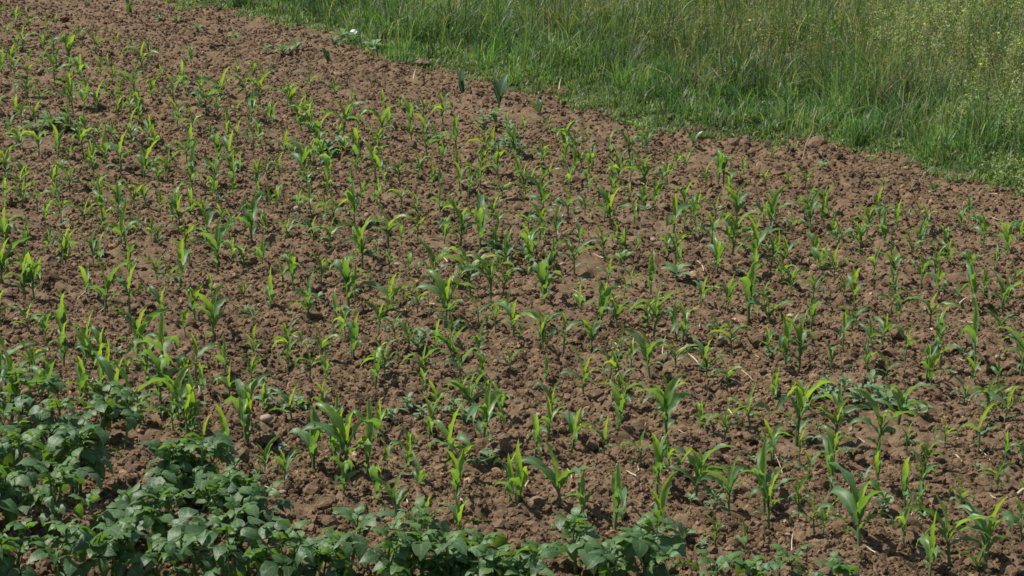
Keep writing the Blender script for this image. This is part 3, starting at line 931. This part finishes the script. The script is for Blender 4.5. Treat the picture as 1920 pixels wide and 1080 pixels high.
for px, py, w, lab in [(297, 40, 26, "small dim weed on the far bare soil"), (332, 42, 26, "small grey weed on the far bare soil beside another"), (372, 62, 28, "small bright weed on the far soil next to a stub"),
                       (440, 75, 30, "small weed with pale blade at the far field end"), (500, 100, 30, "dark small weed below the far grass edge"), (555, 95, 40, "pale spreading weed below the far grass edge"),
                       (530, 102, 34, "yellow green weed sprout below the far grass edge")]:
    weed("broadleaf_weed", lab, px, py, w, "rosette")
TUFT = [(300, 455, 44), (250, 500, 40), (545, 430, 50), (560, 415, 40), (270, 430, 46), (790, 405, 50), (830, 425, 40), (475, 600, 60), (460, 590, 50), (1400, 770, 50), (1090, 790, 44), (1125, 800, 40),
        (1620, 905, 60), (1850, 800, 50), (700, 520, 36), (780, 575, 46), (1440, 470, 40), (1715, 500, 40), (1700, 410, 40), (1550, 495, 34), (1870, 480, 50), (1545, 555, 40), (1800, 560, 36)]
for px, py, w in TUFT:
    weed("grassy_weed", "small grassy weed tuft sprouting between maize plants", px, py, w, "tuft", "grassy weed tufts among the maize")
for k in range(100):
    while True:
        px, py = random.uniform(10, 1910), random.uniform(220, 1060)
        x, y, t = ground_hit(px, py)
        if meadow_d(x, y) < -1.0 and np.hypot(POT[:, 0] - x, POT[:, 1] - y).min() > 0.35:
            break
    weed("weed_sprout", "tiny weed sprout in bare soil between maize plants", px, py, random.uniform(18, 34), random.choice(["rosette", "tuft", "rosette"]), "tiny weed sprouts in the soil")

# ------------------------------------------------------------------ straw, stones, scraps
def stalk(label, px, py, lpx, ang, wide=0.007, mat=None, name="straw_stalk", tilt=0.0, bend=0.12, group=None, cat="straw"):
    """a split, slightly bent dry stalk lying on the soil, its length and direction as seen from the road"""
    x, y, z, t = p2g(px, py)
    a = math.radians(ang)
    dx, dy = math.cos(a) * lpx * t / FOC, math.sin(a) * lpx * t / FOC / math.sin(PITCH + 0.02)
    L = min(math.hypot(dx, dy), 0.32)
    th = math.atan2(dy, dx)
    pts = []
    w = wide * 0.43
    V, F = [], []
    n = 5
    for j in range(n):
        q = j / (n - 1) - 0.5
        c = Vector((q * L, bend * L * (0.25 - q * q) * 2, 0.004 + 0.012 * abs(q)))
        ww = w * (1.0 - 0.35 * abs(q) * 2 * random.uniform(.4, 1))
        for k in range(5):
            b = 2 * math.pi * k / 5
            V.append((c.x, c.y + ww * math.cos(b), c.z + ww * 0.7 * math.sin(b)))
            if j:
                o_ = (j - 1) * 5
                F.append((o_ + k, o_ + (k + 1) % 5, o_ + 5 + (k + 1) % 5, o_ + 5 + k))
    caps = np.array([[0, 1, 2, 3, 4], [(n - 1) * 5 + k for k in (4, 3, 2, 1, 0)]])
    o = obj(name, np_mesh(name, np.array(V), [np.array(F), caps], smooth=True), mat or M_STRAW)
    zz = float(gh(x, y))
    o.location = (x, y, max(zz, z) + 0.010)
    o.rotation_euler = (0, tilt, th)
    tag(o, label, cat, group)
    return o

stalk("whitish bent root lying flat on open soil", 1333, 543, 42, -5, 0.012, bend=0.35, name="dry_root", cat="root")
stalk("long thin straw slanting across bare soil between two maize rows", 1392, 705, 50, -45, 0.006)
stalk("thick pale broken stalk lying level by an upright bright maize", 1812, 620, 36, -8, 0.014)
stalk("short stub of pale stalk with brown patches near broken stalks", 1805, 577, 24, 30, 0.016)
stalk("pinkish straw slanting under close set maize", 1057, 442, 34, 22, 0.010)
stalk("bright white straw beside a crossing straw under bright maize", 1158, 660, 22, -25, 0.010)
stalk("bright straw crossing another under bright maize", 1152, 655, 18, -60, 0.010)
stalk("upright leaning straw by the thin stemmed maize", 1192, 655, 24, 85, 0.008, tilt=-0.5)
stalk("long brown straw leaning past the thin stemmed maize", 1248, 665, 46, 75, 0.007, tilt=-0.35)
stalk("wide pale straw beside weedy maize in the open", 1300, 683, 24, -55, 0.012)
stalk("pale short straw standing out on the churned bare patch", 1086, 803, 18, -70, 0.011)
stalk("forked straw scrap on the soil by front maize", 1183, 908, 20, -25, 0.010)
stalk("thin straw hanging over soil under tall front maize", 1460, 895, 46, -75, 0.006, tilt=0.4)
stalk("light brown stick by stones near the potato leaves", 505, 922, 30, -14, 0.010, name="dry_stick", cat="stick")
stalk("thin straw between maize near the long grass weed patch", 1085, 560, 40, -50, 0.006)
stalk("short thin straw at the foot of broad maize in a gap", 1122, 485, 20, -25, 0.008)
stalk("bright straw pair piece at flat green weed", 1312, 512, 24, -75, 0.009)
stalk("cream straw on soil below the big weed patch", 1845, 866, 20, -65, 0.007)
stalk("bright stub of straw on bare soil right of arching maize", 1797, 870, 12, -70, 0.014)
stalk("stout pale stalk end poking in at the field side", 1912, 930, 26, 25, 0.022)
stalk("pale straw by the small stone under front maize", 1490, 1035, 26, 80, 0.007, tilt=-0.4)
stalk("curved straw scrap lying in front of the last maize", 1632, 1042, 16, -35, 0.009)
stalk("fallen straw among maize near the potato bed", 368, 735, 32, -55, 0.007)
stalk("thin pale straw across soil by tall maize near weeds", 40, 590, 34, 40, 0.007)
stalk("bent cream straw hooked under a leaning maize leaf", 155, 560, 20, 70, 0.009)
stalk("pale stalk piece on clods in the far rows", 93, 132, 16, 55, 0.018)
stalk("pale piece of stalk at the very far soil", 218, 22, 12, -5, 0.02)
stalk("bright straw chip below far leaning maize", 598, 323, 12, -50, 0.014)
stalk("cream stub standing on the bare strip facing the grass", 779, 150, 16, 75, 0.018, tilt=-0.6)
stalk("tan straw bundle end below the grass verge", 1052, 172, 18, 80, 0.014, tilt=-0.5)
stalk("brown straw lying along the verge edge", 1105, 193, 22, -60, 0.012)
stalk("pale straw on trampled soil under the verge", 1215, 227, 26, -10, 0.012)
stalk("thin straw laid level under the meadow edge", 1625, 297, 26, 5, 0.012)
stalk("cream straw on the bare strip near meadow corner", 1860, 367, 18, -5, 0.014)
for k in range(70):
    while True:
        px, py = random.uniform(10, 1910), random.uniform(30, 1060)
        x, y, t = ground_hit(px, py)
        if meadow_d(x, y) < 0.0 and np.hypot(POT[:, 0] - x, POT[:, 1] - y).min() > 0.25:
            break
    stalk("short pale straw chip lying on bare soil", px, py, random.uniform(6, 17), random.uniform(-80, 80), random.uniform(0.006, 0.012), group="straw chips scattered over the soil")

# a tall dry stalk leaning on the big clod, and one brown stalk at the meadow corner
def dry_stem(label, p0, p1, r0, top_h, mat):
    x0, y0, z0, t0 = p2g(*p0)
    dx = (p1[0] - p0[0]) * t0 / FOC
    pts = [Vector((0, 0, -0.02)), Vector((dx * 0.3, 0.02, top_h * 0.35)), Vector((dx * 0.75, 0.03, top_h * 0.62)), Vector((dx * 0.8, 0.03, top_h * 0.85)), Vector((dx, 0.05, top_h))]
    o = obj("dry_stalk", tube_mesh("dry_stalk", pts, [r0, r0 * .9, r0 * .8, r0 * .6, r0 * .3], 5), mat)
    o.location = (x0, y0, z0)
    tag(o, label, "stalk")
dry_stem("tall bent dry stalk leaning up past the biggest clod at the verge", (1503, 303), (1530, 215), 0.005, 0.42, M_STRAW)
dry_stem("thin dark stalk standing at the meadow corner on bare soil", (1741, 352), (1760, 280), 0.004, 0.32, M_BROWN)

STONES = [(530, 925, 16, "pale squared stone by a stick near the potato leaves"), (455, 861, 14, "rounded pale stone at the foot of maize near potatoes"), (667, 842, 16, "flat tan stone behind the tall front maize"),
          (1478, 1002, 12, "small whitish stone in front of maize by a potato sprout"), (1250, 894, 10, "small pale stone beside bright maize in the front rows"), (1293, 894, 14, "oval pale stone between two bright front maize"),
          (1225, 452, 12, "pale pebble by tall maize in the middle rows"), (690, 407, 16, "tan rounded stone between two upright maize"), (555, 395, 18, "broad brown stone in bare soil of the middle rows"),
          (745, 500, 14, "tan stone at the foot of short maize"), (1177, 615, 12, "pale pebble under broad leaved maize"), (1055, 500, 14, "whitish stone on dark clods by close set maize"),
          (500, 800, 26, "large flat brown stone behind dark weed leaves"), (1010, 779, 12, "pale stone under paired maize by the churned patch"), (1870, 672, 12, "pale pebble near tall maize by the broken stalk"),
          (1020, 880, 12, "small tan stone beside arching front maize"), (870, 955, 18, "round grey stone on open soil before the potato leaves"), (1075, 925, 12, "grey pebble between two tall front maize")]
st_meshes = []
for k in range(6):
    v = ICO2_V * (1 + rng.uniform(-0.10, 0.10, (len(ICO2_V), 1))) * np.array([1.0, rng.uniform(.7, .95), rng.uniform(.5, .7)])
    st_meshes.append(np_mesh("stone", v, ICO2_F, smooth=True))
for k, (px, py, w, lab) in enumerate(STONES):
    x, y, z, t = p2g(px, py)
    r = w * t / FOC / 2
    o = obj("stone", st_meshes[k % 6], M_STONE)
    o.location = (x, y, max(z, float(gh(x, y))) + r * 0.25)
    o.scale = (r, r, r); o.rotation_euler = (random.uniform(-.3, .3), random.uniform(-.3, .3), random.uniform(0, 6.28))
    tag(o, lab, "stone")

def scrap(name, label, px, py, w, mat, cat):
    """a small crumpled sheet with thickness"""
    x, y, z, t = p2g(px, py)
    r = w * t / FOC / 2
    n = 5
    V = []
    for lay in (0, 1):
        for a in range(n):
            for b in range(n):
                u, v = a / (n - 1) * 2 - 1, b / (n - 1) * 2 - 1
                h = math.sin(u * 3 + 1) * 0.25 + math.cos(v * 4) * 0.2 + 0.35
                V.append((u * r * (1 - .15 * v), v * r * 0.8, (h + 0.2) * r - lay * 0.004))
    i_ = np.arange(n * n).reshape(n, n)
    T = np.stack([i_[:-1, :-1], i_[1:, :-1], i_[1:, 1:], i_[:-1, 1:]], -1).reshape(-1, 4)
    rim_ = np.concatenate([i_[0, :], i_[1:, -1], i_[-1, -2::-1], i_[-2:0:-1, 0]])
    Sd = np.stack([rim_, np.roll(rim_, -1), np.roll(rim_, -1) + n * n, rim_ + n * n], -1)
    o = obj(name, np_mesh(name, np.array(V), np.concatenate([T, (T + n * n)[:, ::-1], Sd])), mat)
    o.location = (x, y, max(z, float(gh(x, y))) + 0.012)
    o.rotation_euler = (0.3, 0, random.uniform(0, 3))
    tag(o, label, cat)
    return o
scrap("white_scrap", "small bright white scrap caught at the grass edge", 664, 74, 15, M_WHITE, "scrap").location.z += 0.055
scrap("pink_scrap", "small pink scrap on trampled soil below the verge", 1191, 218, 11, M_PINK, "scrap")
scrap("white_scrap", "white lump at the foot of close front maize", 951, 888, 8, M_WHITE, "scrap")
# withered plants
for px, py, w, lab in [(1050, 420, 46, "withered black and bluish plant collapsed on the soil"), (525, 858, 60, "dark wilted seedling bent over by the potato bed")]:
    root = weed("wilted_plant", lab, px, py, w, "tuft")
    for c in root.children:
        c.data = c.data.copy(); c.data.materials.clear(); c.data.materials.append(M_DARK)

# ------------------------------------------------------------------ meadow
def meadow_points(n, dmin, dmax, ymax=36.0, dens=None):
    X, Y = np.empty(0), np.empty(0)
    while len(X) < n:
        m = 60000
        y = 13.0 * (ymax / 13.0) ** rng.random(m)
        x = rng.uniform(-1, 1, m) * (0.225 * y + 1.4)
        d = meadow_d(x, y)
        k = (d > dmin) & (d < dmax)
        if dens is not None:
            k &= dens(x, y, d) > rng.random(m)
        X = np.concatenate([X, x[k]]); Y = np.concatenate([Y, y[k]])
    return X[:n], Y[:n]

def pxx(x, y):
    return 960 + FOC * x / (y * math.cos(PITCH) + CAM_H * math.sin(PITCH))

def blades(x, y, h, w, lean, cols, tipc=None, droop=0.35):
    """curved tapering blades, five triangles each"""
    n = len(x)
    z0 = gh_smooth(x, y) - 0.01
    a = rng.uniform(0, 6.283, n)
    face = a + rng.normal(0, 0.8, n)
    dx, dy = np.cos(a), np.sin(a)
    sx, sy = -np.sin(face), np.cos(face)
    V = np.empty((n, 7, 3)); C = np.empty((n, 7, 3))
    for j, t in enumerate((0.0, 0.4, 0.75)):
        off = lean * h * (t ** 1.8)
        zz = h * (t - droop * lean * t ** 3)
        ww = w * (1, 0.9, 0.6)[j] / 2
        for s, q in ((-1, 0), (1, 1)):
            V[:, 2 * j + q, 0] = x + dx * off + s * sx * ww
            V[:, 2 * j + q, 1] = y + dy * off + s * sy * ww
            V[:, 2 * j + q, 2] = z0 + zz
            C[:, 2 * j + q] = cols
    V[:, 6, 0] = x + dx * lean * h; V[:, 6, 1] = y + dy * lean * h; V[:, 6, 2] = z0 + h * (1 - droop * lean)
    C[:, 6] = cols
    b = (np.arange(n) * 7)[:, None]
    Q = np.concatenate([b + np.array([[0, 1, 3, 2]]), b + np.array([[2, 3, 5, 4]])])
    T = b + np.array([[4, 5, 6]])
    return V.reshape(-1, 3), C.reshape(-1, 3), Q, T

def pick(pal, n, jit=0.18):
    c = np.array(pal)[rng.integers(0, len(pal), n)]
    return np.clip(c * (1 + rng.normal(0, jit, (n, 1))), 0.004, 1)

# tall grass, growing in tufts
nt = 5200
tx, ty = meadow_points(nt, -0.12, 60)
per = 18
n = nt * per
sp = np.repeat(rng.uniform(0.025, 0.07, nt), per)
x = np.repeat(tx, per) + rng.normal(0, 1, n) * sp
y = np.repeat(ty, per) + rng.normal(0, 1, n) * sp
td = meadow_d(tx, ty)
th = (0.08 + 0.42 * np.clip(td / 1.0, 0, 1) ** 0.8) * rng.uniform(0.55, 1.35, nt) * (0.7 + 0.6 * vnoise(tx, ty, 0.7, 41))
h = np.repeat(th, per) * rng.uniform(0.55, 1.15, n)
tcol = pick([(0.060, 0.125, 0.032), (0.078, 0.145, 0.038), (0.045, 0.100, 0.034), (0.095, 0.150, 0.045), (0.12, 0.155, 0.065), (0.066, 0.125, 0.052)], nt, 0.28)
drytuft = (rng.random(nt) < 0.10) & (td > 1.0)
tcol[drytuft] = np.array([0.17, 0.14, 0.075])
tcol *= (0.55 + 0.65 * vnoise(tx, ty, 1.3, 42))[:, None]
cols = np.repeat(tcol, per, 0) * (1 + rng.normal(0, 0.22, (n, 1)))
pale = rng.random(n) < 0.05
cols[pale] = np.array([0.26, 0.25, 0.15])
cols = np.clip(cols, 0.005, 1)
wid = rng.uniform(0.006, 0.013, n) * np.maximum(1.0, y / 24)
V, C, Q, T = blades(x, y, h, wid, np.abs(rng.normal(0.5, 0.42, n)), cols, droop=0.5)
o = obj("grass", np_mesh("grass", V, [Q, T], C, smooth=True), M_GRASS)
o["kind"] = "stuff"; o["label"] = "tall green meadow grass growing beside the tilled field"; o["category"] = "grass"

# broad, sprawling grass and clover along the edge
n = 28000
x, y = meadow_points(n, -0.16, 0.8, dens=lambda x, y, d: np.clip(1.15 - d / 0.8, 0.1, 1) * (vnoise(x, y, 0.22, 45) > 0.36))
d = meadow_d(x, y)
h = rng.uniform(0.03, 0.11, n) * (0.6 + 0.6 * np.clip(d / 0.4, 0, 1))
cols = pick([(0.085, 0.145, 0.05), (0.105, 0.155, 0.065), (0.07, 0.115, 0.045), (0.13, 0.17, 0.065), (0.15, 0.185, 0.10), (0.14, 0.12, 0.07)], n)
cols *= (0.85 + 0.7 * vnoise(x, y, 0.5, 44))[:, None]
V, C, Q, T = blades(x, y, h, rng.uniform(0.010, 0.022, n), np.abs(rng.normal(0.7, 0.35, n)), cols)
o = obj("ground_cover", np_mesh("ground_cover", V, [Q, T], C, smooth=True), M_GRASS)
o["kind"] = "stuff"; o["label"] = "low clover and sprawling grass along the field edge"; o["category"] = "ground cover"

# flowering grass: thin stalks with loose seed heads
def seed_heads(name, x, y, h, stalk_c, head_pal, per, hl, hw, fs, label):
    n = len(x)
    V, C, Q, T = blades(x, y, h, np.full(n, 0.0035) * np.maximum(1, y / 20), np.abs(rng.normal(0.16, 0.1, n)), pick(stalk_c, n))
    tip = V.reshape(n, 7, 3)[:, 6]
    ctr = np.repeat(tip, per, 0)
    u = rng.random(n * per)
    ctr = ctr + np.stack([rng.normal(0, 1, n * per) * hw * (1 - .6 * u), rng.normal(0, 1, n * per) * hw * (1 - .6 * u), -hl * (1 - u) + 0.1 * hl], -1)
    s = fs * rng.uniform(0.6, 1.4, n * per)[:, None, None] * np.repeat(np.maximum(1, y / 20), per)[:, None, None]
    tri = np.array([[-0.5, 0, -0.6], [0.5, 0, -0.4], [0.1, 0, 1.0]])
    Rm = rot_mats(n * per)
    tv = np.einsum('nij,vj->nvi', Rm, tri) * s + ctr[:, None, :]
    hc = np.repeat(np.repeat(pick(head_pal, n), per, 0), 3, 0)
    b = len(V)
    T2 = b + np.arange(n * per * 3).reshape(-1, 3)
    o = obj(name, np_mesh(name, np.concatenate([V, tv.reshape(-1, 3)]), [Q, T, T2], np.concatenate([C, hc])), M_GRASS)
    o["kind"] = "stuff"; o["label"] = label; o["category"] = "seed heads"
x, y = meadow_points(8500, 0.7, 60, dens=lambda x, y, d: np.clip((d - 0.7) / 1.8, 0, 1) * (0.35 + np.clip((pxx(x, y) - 1000) / 500, 0, 1)))
seed_heads("seed_heads", x, y, rng.uniform(0.38, 0.62, len(x)), [(0.12, 0.14, 0.05)], [(0.20, 0.145, 0.085), (0.19, 0.16, 0.09), (0.26, 0.21, 0.13), (0.17, 0.17, 0.085)], 10, 0.13, 0.014, 0.009,
           "brownish seed heads above the meadow grass")
def bedstraw_dens(x, y, d):
    e = (x - (EDGE[-1, 0] - 0.75)) * 0.9
    c = (vnoise(x, y, 0.42, 46) > 0.52) * vnoise(x, y, 0.17, 47) * 1.6
    corner = np.exp(-((x - EDGE[-2, 0] + 0.05) ** 2 + (y - EDGE[-2, 1] - 0.25) ** 2) / 0.10)
    return np.clip((0.02 + e * 0.9) * c + 1.5 * corner, 0, 1)
x, y = meadow_points(3000, -0.02, 60, dens=bedstraw_dens)
d = meadow_d(x, y)
seed_heads("flowering_bedstraw", x, y, (0.12 + 0.36 * np.clip(d / 1.0, 0, 1)) * rng.uniform(0.6, 1.2, len(x)), [(0.13, 0.17, 0.05)],
           [(0.23, 0.26, 0.13), (0.19, 0.24, 0.10), (0.28, 0.29, 0.17), (0.16, 0.22, 0.08)], 30, 0.20, 0.04, 0.013, "pale yellow green flowering herbs in the meadow corner")

# yellow meadow flowers, each on its own stalk
FL = []
for k in range(3):
    Vf, Ff = [(0, 0, 0)], []
    for j in range(6):
        a = j * math.pi / 3
        b = len(Vf)
        Vf += [(math.cos(a - .35) * .6, math.sin(a - .35) * .6, 0.22), (math.cos(a) * 1.0, math.sin(a) * 1.0, 0.38), (math.cos(a + .35) * .6, math.sin(a + .35) * .6, 0.22)]
        Ff += [(0, b, b + 1, b + 2)]
    FL.append(np_mesh("petals", np.array(Vf), np.array(Ff)))
M_YEL = plain_material("yellow_petal", (0.72, 0.55, 0.04), (0.80, 0.64, 0.06), 10, 0.6)
FSTEM = tube_mesh("stem", [Vector((0, 0, -.03)), Vector((0.01, 0, .5)), Vector((0, 0, 1))], [.006, .005, .004], 5)
FSTEM.materials.append(M_PSTEM)
for m in FL:
    m.materials.append(M_YEL)
for px, py, zt in [(1838, 120, .5), (1854, 125, .5), (1733, 45, .5), (1833, 50, .52), (1857, 48, .52), (1902, 25, .5), (1357, 48, .45), (1405, 38, .45), (1912, 82, .5), (1605, 120, .46), (1872, 62, .5), (1410, 40, .46)]:
    x, y, t = ground_hit(px, py, zt)
    z = float(gh_smooth(x, y))
    r_ = thing("yellow_flower", "yellow meadow flower open above the grass", "flower", (x, y, z), random.uniform(0, 6), 1.0, "yellow flowers in the meadow")
    s_ = obj("stem", FSTEM, None, r_); s_.scale = (.6, .6, zt - z)
    p_ = obj("petals", random.choice(FL), None, r_); p_.location = (0, 0, zt - z); p_.scale = (0.016,) * 3; p_.rotation_euler = (-0.5, 0.2, 0)
